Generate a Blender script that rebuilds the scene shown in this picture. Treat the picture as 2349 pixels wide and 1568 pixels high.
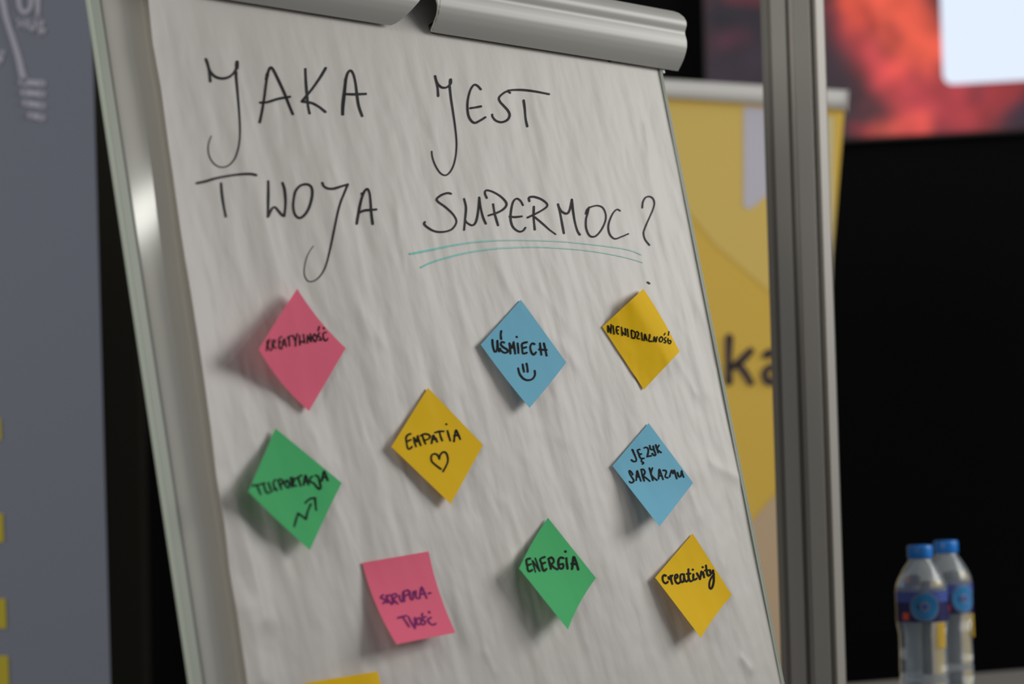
import bpy, math, random
from mathutils import Vector, Matrix, noise
random.seed(4)
sc = bpy.context.scene
col = sc.collection
for o in list(bpy.data.objects): bpy.data.objects.remove(o)
R = math.radians
W, H = 2349, 1568
F = 85.0 / 36.0 * W
CAMZ = 1.10
GLEAM = -68
# ---------------------------------------------------------------- camera
PITCH, ROLL = 0.055851, -0.025477
fwd = Vector((0, math.cos(PITCH), math.sin(PITCH)))
rt0 = Vector((1, 0, 0)); up0 = rt0.cross(fwd)
cr, sr = math.cos(ROLL), math.sin(ROLL)
RT = rt0 * cr + up0 * sr
UP = rt0 * -sr + up0 * cr
cam_d = bpy.data.cameras.new('camera'); cam = bpy.data.objects.new('camera', cam_d); col.objects.link(cam)
cam.matrix_world = Matrix(((RT.x, UP.x, -fwd.x, 0), (RT.y, UP.y, -fwd.y, 0), (RT.z, UP.z, -fwd.z, CAMZ), (0, 0, 0, 1)))
cam_d.lens = 85; cam_d.sensor_width = 36; cam_d.clip_start = .05
cam_d.dof.use_dof = True; cam_d.dof.focus_distance = 2.34; cam_d.dof.aperture_fstop = 4.0; cam_d.dof.aperture_blades = 9
sc.camera = cam
C0 = Vector((0, 0, CAMZ))
# ---------------------------------------------------------------- world, lights, exposure
world = bpy.data.worlds.new('world'); sc.world = world; world.use_nodes = True
world.node_tree.nodes['Background'].inputs[0].default_value = (.95, .97, 1.0, 1)
world.node_tree.nodes['Background'].inputs[1].default_value = .13
def area(name, loc, target, sx, sy, power, colr, spread=180):
    l = bpy.data.lights.new(name, 'AREA'); l.shape = 'RECTANGLE'; l.size = sx; l.size_y = sy
    l.energy = power; l.color = colr; l.spread = R(spread)
    o = bpy.data.objects.new(name, l); col.objects.link(o)
    d = Vector(target) - Vector(loc); o.location = loc
    o.rotation_euler = d.to_track_quat('-Z', 'Y').to_euler()
    return o
area('window_light', (2.45, 2.95, 2.1), (0, 2.3, 1.3), 1.4, 1.1, 40, (1, .985, .96))
area('front_fill', (-2.2, -.8, 2.3), (.4, 3.2, 1.2), 2.0, 1.5, 72, (1, .97, .93))  # added fill from the front left, brightens the banners
sc.view_settings.view_transform = 'Standard'; sc.view_settings.look = 'None'
sc.view_settings.gamma = 1; sc.view_settings.use_curve_mapping = False
sc.view_settings.exposure = 0.12
# ---------------------------------------------------------------- helpers
def lin(c):
    return tuple((x / 12.92 if x <= .04045 else ((x + .055) / 1.055) ** 2.4) for x in (v / 255 for v in c)) + (1,)
def mat(name, rgb, rough=.6, metal=0, spec=.5, bump=None, translucent=0, var=0, scale=None, coat=0, space='Object'):
    """rgb in sRGB 0..255. bump=(scale xyz, strength, distance). var = brightness variation of base colour."""
    m = bpy.data.materials.new(name); m.use_nodes = True; nt = m.node_tree; N = nt.nodes; L = nt.links
    b = N['Principled BSDF']; b.inputs['Base Color'].default_value = lin(rgb)
    b.inputs['Roughness'].default_value = rough; b.inputs['Metallic'].default_value = metal
    b.inputs['Specular IOR Level'].default_value = spec; b.inputs['Coat Weight'].default_value = coat
    b.inputs['Coat Roughness'].default_value = .12
    tc = N.new('ShaderNodeTexCoord')
    if bump:
        mp = N.new('ShaderNodeMapping'); mp.inputs['Scale'].default_value = bump[0]
        nz = N.new('ShaderNodeTexNoise'); nz.inputs['Scale'].default_value = 1; nz.inputs['Detail'].default_value = 5
        bp = N.new('ShaderNodeBump'); bp.inputs['Strength'].default_value = bump[1]; bp.inputs['Distance'].default_value = bump[2]
        L.new(tc.outputs[space], mp.inputs[0]); L.new(mp.outputs[0], nz.inputs[0]); L.new(nz.outputs[0], bp.inputs['Height'])
        L.new(bp.outputs[0], b.inputs['Normal'])
    if var:
        nz2 = N.new('ShaderNodeTexNoise'); nz2.inputs['Scale'].default_value = scale or 14; nz2.inputs['Detail'].default_value = 4
        mr = N.new('ShaderNodeMapRange'); mr.inputs['To Min'].default_value = 1 - var; mr.inputs['To Max'].default_value = 1 + var
        hs = N.new('ShaderNodeHueSaturation'); hs.inputs['Color'].default_value = lin(rgb)
        L.new(tc.outputs['Object'], nz2.inputs[0]); L.new(nz2.outputs[0], mr.inputs[0]); L.new(mr.outputs[0], hs.inputs['Value'])
        L.new(hs.outputs[0], b.inputs['Base Color'])
    if translucent:
        t = N.new('ShaderNodeBsdfTranslucent'); t.inputs[0].default_value = lin(rgb)
        mx = N.new('ShaderNodeMixShader'); mx.inputs[0].default_value = translucent
        L.new(b.outputs[0], mx.inputs[1]); L.new(t.outputs[0], mx.inputs[2]); L.new(mx.outputs[0], N['Material Output'].inputs[0])
    return m
def empty(name, loc, label=None, cat=None, group=None):
    e = bpy.data.objects.new(name, None); col.objects.link(e); e.location = loc; e.empty_display_size = .05
    if label: e['label'] = label
    if cat: e['category'] = cat
    if group: e['group'] = group
    return e
def add(name, verts, faces, m, parent=None, label=None, cat=None, group=None, kind=None, smooth=True, solid=0, cols=None, bevel=0):
    """verts in world coordinates; the origin is set to the centre of the bounds."""
    lo = Vector([min(v[i] for v in verts) for i in range(3)]); hi = Vector([max(v[i] for v in verts) for i in range(3)])
    c = (lo + hi) / 2
    me = bpy.data.meshes.new(name); me.from_pydata([tuple(Vector(v) - c) for v in verts], [], faces)
    me.materials.append(m)
    if smooth: me.polygons.foreach_set('use_smooth', [True] * len(me.polygons))
    if cols:
        a = me.color_attributes.new('tint', 'FLOAT_COLOR', 'POINT')
        for i, k in enumerate(cols): a.data[i].color = k
    me.update()
    o = bpy.data.objects.new(name, me); col.objects.link(o)
    if parent:
        o.parent = parent
        pw = Vector(parent.location)
        pp = parent.parent
        while pp: pw += pp.location; pp = pp.parent
        o.location = c - pw
    else: o.location = c
    if label: o['label'] = label
    if cat: o['category'] = cat
    if group: o['group'] = group
    if kind: o['kind'] = kind
    if solid:
        md = o.modifiers.new('thickness', 'SOLIDIFY'); md.thickness = solid; md.offset = -1
        es_ = o.modifiers.new('sharp_rim', 'EDGE_SPLIT'); es_.split_angle = R(60)
    if bevel:
        md = o.modifiers.new('bevel', 'BEVEL'); md.width = bevel; md.segments = 2; md.limit_method = 'ANGLE'
    return o
def grid_faces(nx, ny, off=0):
    return [(off + j * (nx + 1) + i, off + j * (nx + 1) + i + 1, off + (j + 1) * (nx + 1) + i + 1, off + (j + 1) * (nx + 1) + i) for j in range(ny) for i in range(nx)]
class MB:
    def __init__(s): s.v = []; s.f = []
    def box(s, o, ax, ay, az, x0, x1, y0, y1, z0, z1):
        b = len(s.v)
        for z in (z0, z1):
            for (x, y) in ((x0, y0), (x1, y0), (x1, y1), (x0, y1)): s.v.append(o + ax * x + ay * y + az * z)
        s.f += [tuple(b + i for i in q) for q in ((3, 2, 1, 0), (4, 5, 6, 7), (0, 1, 5, 4), (1, 2, 6, 5), (2, 3, 7, 6), (3, 0, 4, 7))]
        return s
    def tube(s, a, b, r0, r1=None, n=16):
        r1 = r1 or r0; d = (b - a).normalized(); x = d.orthogonal().normalized(); y = d.cross(x); o = len(s.v)
        for p, r in ((a, r0), (b, r1)):
            for i in range(n): t = 2 * math.pi * i / n; s.v.append(p + x * r * math.cos(t) + y * r * math.sin(t))
        for i in range(n): j = (i + 1) % n; s.f.append((o + i, o + j, o + n + j, o + n + i))
        s.f.append(tuple(o + i for i in reversed(range(n)))); s.f.append(tuple(o + n + i for i in range(n)))
        return s
    def lathe(s, c, prof, n=40, cap=True):
        o = len(s.v)
        for (r, z) in prof:
            for i in range(n): t = 2 * math.pi * i / n; s.v.append(c + Vector((r * math.cos(t), r * math.sin(t), z)))
        for k in range(len(prof) - 1):
            for i in range(n):
                j = (i + 1) % n; s.f.append((o + k * n + i, o + k * n + j, o + (k + 1) * n + j, o + (k + 1) * n + i))
        if cap:
            s.f.append(tuple(o + i for i in reversed(range(n)))); m = o + (len(prof) - 1) * n; s.f.append(tuple(m + i for i in range(n)))
        return s
    def prism(s, poly, lo, hi):
        """poly: list of world xy Vectors, ccw; lo/hi functions or z."""
        o = len(s.v); n = len(poly)
        for z in (lo, hi):
            for p in poly: s.v.append(Vector((p[0], p[1], z)))
        for i in range(n): j = (i + 1) % n; s.f.append((o + i, o + j, o + n + j, o + n + i))
        s.f.append(tuple(o + i for i in reversed(range(n)))); s.f.append(tuple(o + n + i for i in range(n)))
        return s
    def done(s, name, m, parent=None, **k): return add(name, s.v, s.f, m, parent, **k)
X, Y, Z = Vector((1, 0, 0)), Vector((0, 1, 0)), Vector((0, 0, 1))
def rdir(px, py): return RT * ((px - W / 2) / F) - UP * ((py - H / 2) / F) + fwd
def at(px, py, depth): return C0 + rdir(px, py) * depth
def hit(px, py, o, n):
    d = rdir(px, py); return C0 + d * ((o - C0).dot(n) / d.dot(n))
# ---------------------------------------------------------------- board frame (paper plane is h = 0)
BA, BB = 0.803803, 0.211808
U = Vector((math.cos(BA), math.sin(BA), 0))
T = Vector((0, 0, 1)) * math.cos(BB) + Vector((-math.sin(BA), math.cos(BA), 0)) * math.sin(BB)
Nn = U.cross(T)
O = Vector((-0.099976, 2.238267, 0.400010)) + C0
def bp(u, t, h=0): return O + U * u + T * t + Nn * h
def onb(px, py, h=0):
    P = hit(px, py, O + Nn * h, Nn) - O
    return P.dot(U), P.dot(T)
# small added light whose reflection makes the slanted gleam on the whiteboard's left strip
_p = hit(338, 480, O - Nn * .01, Nn); _d = (_p - C0).normalized(); _r = _d - Nn * (2 * _d.dot(Nn))
_l = area('gleam_light', _p + _r * 2.2, _p, .06, .55, 1.8, (1, 1, .93))
_l.rotation_euler.rotate_axis('Z', R(GLEAM))
# ---------------------------------------------------------------- stroke tools
def catmull(pts, step=2.5):
    if len(pts) == 2: pts = [pts[0], ((pts[0][0] + pts[1][0]) / 2, (pts[0][1] + pts[1][1]) / 2), pts[1]]
    P = [pts[0]] + list(pts) + [pts[-1]]; out = []
    for i in range(1, len(P) - 2):
        a, b, c, d = P[i - 1], P[i], P[i + 1], P[i + 2]
        n = max(2, int(math.hypot(c[0] - b[0], c[1] - b[1]) / step))
        for k in range(n):
            t = k / n
            out.append(tuple(.5 * (2 * b[q] + (c[q] - a[q]) * t + (2 * a[q] - 5 * b[q] + 4 * c[q] - d[q]) * t * t + (-a[q] + 3 * b[q] - 3 * c[q] + d[q]) * t ** 3) for q in (0, 1)))
    out.append(tuple(P[-2][:2])); return out
def strokes(lst, surf, x0, y0, s, w, seed=1):
    """lst of strokes in crop pixels; surf(px,py)->world point. Returns verts, faces, along."""
    V, Fc, A = [], [], []
    rnd = random.Random(seed)
    for st in lst:
        opt = {}
        if isinstance(st, tuple) and isinstance(st[1], dict): st, opt = st
        ww = opt.get('w', w); w0 = opt.get('a', 1); w1 = opt.get('b', 1)
        pts = catmull([(x0 + p[0] / s, y0 + p[1] / s) for p in st], min(2.5, 1.2 + .3 * ww))
        n = len(pts); ph = rnd.random() * 6; b = len(V)
        for i, p in enumerate(pts):
            a = pts[max(0, i - 1)]; c = pts[min(n - 1, i + 1)]
            dx, dy = c[0] - a[0], c[1] - a[1]; l = math.hypot(dx, dy) or 1; nx, ny = -dy / l, dx / l
            f = i / (n - 1)
            hw = ww / 2 * (w0 + (w1 - w0) * f) * (1 + .10 * math.sin(ph + f * 7))
            V.append(surf(p[0] + nx * hw, p[1] + ny * hw)); V.append(surf(p[0] - nx * hw, p[1] - ny * hw)); A += [f, f]
            if i: k = b + 2 * i; Fc.append((k - 2, k - 1, k + 1, k))
        for e, p, f, q in ((0, pts[0], 0, w0), (1, pts[-1], 1, w1)):
            if q < .5: continue
            k = len(V); V.append(surf(*p)); A.append(f)
            for i in range(10):
                t = i * math.pi / 5; V.append(surf(p[0] + ww / 2 * q * math.cos(t), p[1] + ww / 2 * q * math.sin(t))); A.append(f)
            for i in range(10): Fc.append((k, k + 1 + (i + 1) % 10, k + 1 + i))
    return V, Fc, A
# ---------------------------------------------------------------- materials
M = {}
M['paper'] = mat('flip_paper', (205, 200, 194), .46, spec=.4, bump=((62, 17, 1), .36, .0015), translucent=.04, space='UV')
M['paper_under'] = mat('paper_under', (205, 196, 182), .7)
M['panel'] = mat('whiteboard_panel', (214, 212, 203), .09, spec=.5)
M['rim'] = mat('pale_green_rim', (165, 173, 160), .35)
M['rim_groove'] = mat('rim_groove', (116, 117, 106), .5)
M['steel'] = mat('brushed_clamp', (184, 182, 177), .5, metal=.1)
M['dark'] = mat('black_plastic', (14, 14, 13), .5)
M['ink'] = mat('black_marker', (15, 15, 20), .6, spec=.15)
M['ink_note'] = mat('black_note_marker', (9, 9, 9), .7, spec=.1)
M['purple'] = mat('purple_marker', (120, 26, 104), .7, spec=.15)
M['teal'] = mat('teal_marker', (88, 168, 162), .6)
M['pink'] = mat('pink_note', (252, 116, 146), .75, spec=.15, translucent=.12, var=.04)
M['blue'] = mat('blue_note', (126, 196, 224), .75, spec=.15, translucent=.1, var=.05)
M['yellow'] = mat('yellow_note', (250, 204, 22), .75, spec=.15, translucent=.12, var=.04)
M['green'] = mat('green_note', (84, 200, 124), .75, spec=.15, translucent=.12, var=.06)
M['alu'] = mat('anodised_aluminium', (158, 154, 147), .5, metal=.15)
M['wall'] = mat('black_wall', (15, 15, 16), .85, spec=.12, bump=((30, 30, 30), .1, .002))
M['taupe'] = mat('dark_taupe_panel', (52, 50, 43), .8, spec=.2)
M['floor'] = mat('dark_carpet', (52, 52, 54), .95, spec=.1, var=.15, scale=40)
M['ban_grey'] = mat('grey_banner_print', (116, 120, 134), .6, spec=.3)
M['ban_line'] = mat('grey_banner_lines', (168, 166, 180), .6)
M['ban_mustard'] = mat('mustard_print', (176, 160, 20), .6)
M['ban_yel'] = mat('yellow_banner_print', (240, 200, 84), .55, spec=.3)
M['ban_yel2'] = mat('pale_yellow_print', (240, 208, 112), .55, spec=.3)
M['ban_cream'] = mat('cream_print', (226, 212, 160), .55)
M['ban_pink'] = mat('beige_print', (214, 186, 150), .55)
M['ban_lilac'] = mat('lilac_print', (214, 210, 224), .55)
M['ban_violet'] = mat('violet_print', (52, 36, 50), .55)
M['white_bar'] = mat('white_bar', (232, 230, 226), .35, spec=.5)
M['table'] = mat('grey_tabletop', (128, 126, 122), .5, var=.04)
M['cap'] = mat('blue_cap', (20, 118, 205), .35)
M['navy'] = mat('navy_label', (30, 32, 84), .35)
M['label_blue'] = mat('label_blue', (66, 84, 160), .35)
M['label_ring'] = mat('label_ring', (40, 124, 180), .35)
M['label_pale'] = mat('label_pale', (120, 134, 168), .35)
M['label_orange'] = mat('label_orange', (220, 84, 50), .4)
M['label_gold'] = mat('label_gold', (200, 164, 50), .4)
def clear(name, rgb, ior, rough):
    m = bpy.data.materials.new(name); m.use_nodes = True; b = m.node_tree.nodes['Principled BSDF']
    b.inputs['Base Color'].default_value = lin(rgb); b.inputs['Transmission Weight'].default_value = .82
    b.inputs['IOR'].default_value = ior; b.inputs['Roughness'].default_value = rough
    return m
M['pet'] = clear('clear_plastic', (222, 232, 240), 1.38, .08)
# ---------------------------------------------------------------- setting
WYAW = R(-12)      # back wall runs nearer on the right
wu = Vector((math.cos(WYAW), math.sin(WYAW), 0)); wn = Vector((math.sin(WYAW), -math.cos(WYAW), 0))
WO = Vector((1.0, 5.35, 0))
def struct(name, mb, m):
    o = mb.done(name, m, smooth=False); o['kind'] = 'structure'; return o
struct('floor', MB().box(Vector((0, 0, 0)), X, Y, Z, -6.5, 5, -2.5, 8.5, -.05, 0), M['floor'])
struct('wall_back', MB().box(WO, wu, Z, wn, -7, 3.6, 0, 3.0, -.12, 0), M['wall'])
# dark taupe wall strip beside the grey banner
e1 = at(322, 1100, 4.6)
struct('trim_1', MB().box(Vector((e1.x, e1.y, 0)), X, Y, Z, -.42, 0, 0, .08, 0, 3.0), M['taupe'])
# ---------------------------------------------------------------- screen on the wall
def wall_pt(px, py, off=0):
    P = hit(px, py, WO + wn * off, wn); d = P - WO; return d.dot(wu), P.z
sm = bpy.data.materials.new('led_picture'); sm.use_nodes = True
nt = sm.node_tree; b = nt.nodes['Principled BSDF']; a = nt.nodes.new('ShaderNodeAttribute'); a.attribute_name = 'tint'
b.inputs['Base Color'].default_value = (.01, .01, .01, 1); nt.links.new(a.outputs['Color'], b.inputs['Emission Color']); b.inputs['Emission Strength'].default_value = .82
sl, _ = wall_pt(1622, 200, .06); _, sb0 = wall_pt(1940, 318, .06); _, sb1 = wall_pt(2349, 294, .06); sb = (sb0 + sb1) / 2
sr_, st_ = sl + 1.9, sb + 1.05
BL = [  # soft shapes of the picture: (points, radius, colour, weight)
    ([(1955, 10), (1960, 50)], 30, (255, 92, 66), 1.3), ([(2030, -30), (2070, 50), (2105, 105), (2135, 125)], 46, (255, 98, 72), 1.6),
    ([(1945, 70), (1985, 140), (2035, 190), (2062, 250), (2090, 285)], 34, (222, 74, 78), 1.3), ([(2055, 165)], 26, (255, 90, 76), 1.1),
    ([(2100, 190), (2200, 240)], 55, (196, 62, 72), 1.0), ([(2010, 292), (2110, 280)], 22, (255, 98, 78), 1.3), ([(2240, 250), (2320, 190)], 36, (170, 50, 56), .9),
    ([(1900, 30), (1930, 90)], 24, (150, 46, 56), .8), ([(1960, 290), (1990, 300)], 16, (200, 50, 60), .9), ([(1980, 245)], 14, (150, 55, 66), .8),
    ([(1668, 90), (1700, 75)], 22, (74, 30, 50), .8), ([(1680, -10), (1740, 0)], 18, (100, 34, 48), .6), ([(1650, 170), (1740, 150)], 40, (46, 32, 48), .9),
    ([(2045, 62), (2060, 85)], 16, (110, 32, 40), 1.5), ([(2240, 222)], 20, (90, 34, 50), 1.3), ([(1985, 20), (2000, 60)], 12, (150, 40, 40), .9),
    ([(2150, 150), (2160, 165)], 14, (100, 34, 44), 1.2), ([(2060, 215), (2075, 225)], 10, (190, 60, 70), .7),
    ([(1890, 70), (1945, 190), (1940, 260), (2010, 262)], 44, (48, 34, 44), 3.4), ([(2349, 285)], 40, (54, 34, 54), 1.5), ([(1650, 40), (1730, 45)], 26, (26, 22, 36), 1.6)]
BLL = [([wall_pt(x, y, .06) for x, y in p], r * 5.0 / F, lin(c), w) for p, r, c, w in BL]
def segd(p, a, b):
    vx, vy = b[0] - a[0], b[1] - a[1]; l = vx * vx + vy * vy
    t = max(0, min(1, ((p[0] - a[0]) * vx + (p[1] - a[1]) * vy) / l)) if l else 0
    return math.hypot(p[0] - a[0] - t * vx, p[1] - a[1] - t * vy)
X19 = wall_pt(1900, 100, .06)[0]
def pic(x, z):
    nz = noise.noise(Vector((x * 6, z * 6, 3))); nz2 = noise.noise(Vector((x * 22, z * 22, 7)))
    c = [.018, .011, .018]; W0 = .55
    k = max(0, nz) * (.9 if x > X19 else .12); acc = [v * W0 + g * k for v, g in zip(c, (.36, .045, .045))]; tot = W0 + k
    for pts, r, cc, w in BLL:
        d = min(segd((x, z), pts[i], pts[min(i + 1, len(pts) - 1)]) for i in range(max(1, len(pts) - 1)))
        g = w * 3 * math.exp(-(d / r) ** 2)
        for q in range(3): acc[q] += cc[q] * g
        tot += g
    m = 1 + .35 * nz2
    return (acc[0] / tot * m, acc[1] / tot * m, acc[2] / tot * m, 1)
scr = empty('led_screen', WO + wu * ((sl + sr_) / 2) + Z * sb, 'large lit screen with blurred red and orange picture on the black wall', 'screen')
nx, ny = 150, 84; V = []; Cc = []
for j in range(ny + 1):
    for i in range(nx + 1):
        x = sl + (sr_ - sl) * i / nx; z = sb + (st_ - sb) * j / ny
        V.append(WO + wu * x + Z * z + wn * .06); Cc.append(pic(x, z))
add('picture', V, grid_faces(nx, ny), sm, scr, cols=Cc)
MB().box(WO, wu, Z, wn, sl - .004, sr_ + .004, sb - .006, st_ + .006, .001, .056).done('housing', M['dark'], scr, smooth=False)
# white rounded panel shown on the screen (its code is left out)
wm = bpy.data.materials.new('lit_white_panel'); wm.use_nodes = True; bb = wm.node_tree.nodes['Principled BSDF']
bb.inputs['Base Color'].default_value = (.02, .02, .02, 1); bb.inputs['Emission Color'].default_value = (.76, .85, 1, 1); bb.inputs['Emission Strength'].default_value = .92
qx, qz = wall_pt(2164, 195, .062); S = .30; rr = .022; poly = []
for cx, cz, a0 in ((qx + S - rr, qz + rr, -90), (qx + S - rr, qz + S - rr, 0), (qx + rr, qz + S - rr, 90), (qx + rr, qz + rr, 180)):
    for k in range(7): t = R(a0 + k * 15); poly.append((cx + rr * math.cos(t), cz + rr * math.sin(t)))
V = [WO + wu * x + Z * z + wn * .064 for x, z in poly]
add('white_panel', V, [tuple(range(len(V)))], wm, scr, label='blank white rounded panel lit on the screen')
# ---------------------------------------------------------------- grey roll-up banner, left
GD = 3.35
def gpt(px, py, off=0): return hit(px, py, gO + gn * off, gn)
gO = at(236, 800, GD); gn = Vector((.12, -1, 0)).normalized(); gu = Vector((-gn.y, gn.x, 0))
gb = empty('roll_up_banner', (gO.x - .35, gO.y, 0), 'grey roll-up banner with pale light bulb drawing and yellow marks, at the left', 'banner')
gtop = 2.05
def lean_x(z): return -.012 * (z - 1.1)
V = []; nx, nz_ = 24, 20
for j in range(nz_ + 1):
    for i in range(nx + 1):
        s = i / nx; z = .08 + (gtop - .08) * j / nz_
        V.append(Vector((gO.x, gO.y, 0)) + gu * (-.85 + .85 * s + lean_x(z)) + gn * (.004 * math.sin(s * 9)) + Z * z)
add('banner_sheet', V, grid_faces(nx, nz_), M['ban_grey'], gb, solid=.0008)
g0 = Vector((gO.x, gO.y, 0))
MB().box(g0, gu, Z, gn, -.862, -.002, gtop - .01, gtop + .03, -.012, .016).done('top_rail', M['alu'], gb, smooth=False, bevel=.004)
MB().box(g0, gu, Z, gn, -.88, .02, 0, .09, -.09, .09).done('base_case', M['alu'], gb, smooth=False, bevel=.012)
MB().tube(g0 + gu * -.42 + gn * -.03 + Z * .08, g0 + gu * -.42 + gn * -.03 + Z * gtop, .008).done('support_pole', M['alu'], gb)
gs = lambda x, y: gpt(x, y, .0065)
V, Fc, _ = strokes([[(-12, -80), (0, -20), (8, 10), (14, 40), (28, 84), (42, 130), (50, 165), (56, 184)], [(-6, 146), (-1, 136), (5, 122)]], gs, 0, 0, 1, 14)
add('bulb_outline', V, Fc, M['ban_line'], gb)
for (x0, y0, x1, y1) in ((50, 188, 98, 192), (54, 212, 98, 216), (58, 236, 98, 243), (70, 264, 97, 270)):
    V, Fc, _ = strokes([[(x0, y0), (x1, y1)]], gs, 0, 0, 1, 15)
    add('bulb_base_bar', V, Fc, M['ban_line'], gb)
V, Fc, _ = strokes([[(45, -40), (43, 0), (48, 22), (58, 28), (68, 20), (72, 0), (71, -40)], [(86, -40), (87, 36)]], gs, 0, 0, 1, 11)
V2, F2, _ = strokes([[(42, 46), (43, 62)], [(57, 46), (58, 64)], [(42, 54), (57, 55)], [(66, 46), (67, 60), (74, 68), (80, 60), (80, 47)], [(90, 48), (91, 78)],
                     [(90, 48), (99, 52), (92, 62), (102, 70), (92, 78)]], gs, 0, 0, 1, 7)
Fc += [tuple(i + len(V) for i in f) for f in F2]; V += V2
add('lettering', V, Fc, M['ban_line'], gb)
for y0, y1, xr in ((958, 1010, 1.5), (1177, 1243, 7), (1372, 1441, 13), (1503, 1575, 19)):
    c = [gpt(-28, y0, .0065), gpt(xr, y0, .0065), gpt(xr + 2, y1, .0065), gpt(-26, y1, .0065)]
    add('yellow_mark', c, [(3, 2, 1, 0)], M['ban_mustard'], gb)
# ---------------------------------------------------------------- yellow roll-up banner
YD = 4.0
yn = Vector((-.16, -1, 0)).normalized(); yO = at(1700, 600, YD)
def ypt(px, py, off=0): return hit(px, py, yO + yn * off, yn)
tl, tr = ypt(1100, 172 + 14), ypt(1938, 238)
yu = (tr - tl).normalized(); yt = yn.cross(yu) * -1
yt = (yu.cross(yn)) ; yt = yt if yt.z > 0 else -yt
yw = (tr - tl).length; yh = tr.z / yt.z - .08
yb = empty('roll_up_banner', (tl.lerp(tr, .5) - yt * yh) * 1.0, 'yellow roll-up banner with white top rail behind the flip chart and aluminium post', 'banner')
yb.location.z = 0
def yq(s, d, off=0): return tr - yu * s - yt * d + yn * off       # s to the left, d down
MB().box(tr, yu * -1, yt * -1, yn, 0, yw, 0, yh, -.0008, 0).done('banner_sheet', M['ban_yel'], yb, smooth=False)
V = []; Fc = []; prof = [(.0, -.012), (.004, -.016), (.024, -.016), (.030, -.010), (.031, .006), (.026, .014), (.012, .018), (.002, .012)]
for sx in (-.004, yw + .004):
    for (a_, b_) in prof: V.append(yq(sx, .012 - a_ * 1.1, b_))
n = len(prof)
Fc = [(i, (i + 1) % n, n + (i + 1) % n, n + i) for i in range(n)] + [tuple(range(n)), tuple(reversed(range(n, 2 * n)))]
add('top_rail', V, Fc, M['white_bar'], yb, smooth=False, bevel=.002)
MB().box(Vector((tr.x, tr.y, 0)) - Vector((yu.x, yu.y, 0)) * yw, Vector((yu.x, yu.y, 0)).normalized(), Z, yn, -.02, yw + .02, 0, .1, -.08, .08).done('base_case', M['alu'], yb, smooth=False, bevel=.01)
MB().tube(yq(yw / 2, .02, -.03), yq(yw / 2, yh, -.03), .008).done('support_pole', M['alu'], yb)
def ypoly(name, pts, m, off, label=None):
    return add(name, [ypt(x, y, off) for x, y in pts], [tuple(range(len(pts)))], m, yb, smooth=False, label=label)
ypoly('pale_diagonal', [(1530, 238), (1560, 460), (1640, 560), (1790, 690), (1830, 720), (1830, 250)], M['ban_yel2'], .0010)
ypoly('ribbon_print', [(1706, 244), (1706, 474), (1722, 480), (1790, 420), (1790, 250)], M['ban_lilac'], .0018, 'pale lilac ribbon printed on the banner')
ypoly('beige_corner', [(1700, 1225), (1790, 1120), (1870, 1050), (1870, 1568), (1700, 1700)], M['ban_pink'], .0014)
ypoly('cream_stripe', [(1850, 262), (1913, 266), (1912, 500), (1903, 800), (1880, 1100), (1850, 1160)], M['ban_cream'], .0016)
ys = lambda x, y: ypt(x, y, .0026)
V, Fc, _ = strokes([[(190, 190), (186, 320), (188, 460)], [(318, 272), (262, 330), (205, 372)], [(240, 350), (280, 400), (318, 462)],
                    [(408, 300), (440, 282), (474, 300), (488, 360), (488, 470)], [(478, 370), (430, 372), (402, 410), (420, 455), (460, 450), (486, 420)]], ys, 1600, 700, 2.6125, 17)
add('lettering', V, Fc, M['ban_violet'], yb, label='dark violet letters ka')
# ---------------------------------------------------------------- aluminium post
PD = 2.85
pc = at(1842, 784, PD); rad = .0366
def post_poly():
    out = []; rot = R(10); side = 2 * rad * math.tan(math.pi / 8)
    for k in range(8):
        a = rot + k * math.pi / 4 - math.pi / 2; nrm = Vector((math.cos(a), math.sin(a), 0)); tg = Vector((-nrm.y, nrm.x, 0)); g = .0052
        hs = side / 2
        out += [nrm * rad - tg * (hs - g), nrm * rad + tg * (hs - g)]
        am = a + math.pi / 8; mid = Vector((math.cos(am), math.sin(am), 0)); out += [mid * (rad * .79) - Vector((-mid.y, mid.x, 0)) * .003, mid * (rad * .79) + Vector((-mid.y, mid.x, 0)) * .003]
    return [Vector((pc.x, pc.y, 0)) + p for p in out]
post = empty('exhibition_post', (pc.x, pc.y, 0), 'tall grooved aluminium post to the right of the flip chart', 'post')
MB().prism(post_poly(), .012, 2.6).done('grooved_shaft', M['alu'], post, smooth=False, bevel=.0008)
MB().lathe(Vector((pc.x, pc.y, 0)), [(.09, 0), (.09, .008), (.045, .014)]).done('base_plate', M['alu'], post, smooth=False)
MB().lathe(Vector((pc.x, pc.y, 0)), [(.036, 2.6), (.036, 2.604), (.03, 2.61)]).done('end_cap', M['dark'], post, smooth=False)
# ---------------------------------------------------------------- flip chart easel
rU = onb(1812, 1568)[0]
HB = -.0078                                        # board surface below the sheet
uR = (onb(1525, 240, HB + .010)[0] + onb(1811, 1568, HB + .010)[0]) / 2 - .0020
uL = (onb(204, 0, HB)[0] + onb(430, 1568, HB)[0]) / 2
a0 = onb(1005, 74, .003); a1 = onb(1552, 161, .003)
tTop = a0[1] + .055; tBot = tTop - 1.02
foot = bp((uL + uR) / 2, tBot); fe = empty('flip_chart_easel', (foot.x, foot.y, 0), 'grey metal flip chart easel with clamp bar and white magnetic board', 'easel')
V = []; 
MB().box(O, U, T, Nn, uL + .012, uR - .004, tBot + .012, tTop, HB - .012, HB).done('board_panel', M['panel'], fe, smooth=False)
uLl = lambda y: onb(*((204, 0) if y else (430, 1568)), HB)[0]
def rim(x0, x1, y0, y1, h1, name, m): return MB().box(O, U, T, Nn, x0, x1, y0, y1, HB - .003, HB + h1).done(name, m, fe, smooth=False, bevel=.0015)
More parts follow.
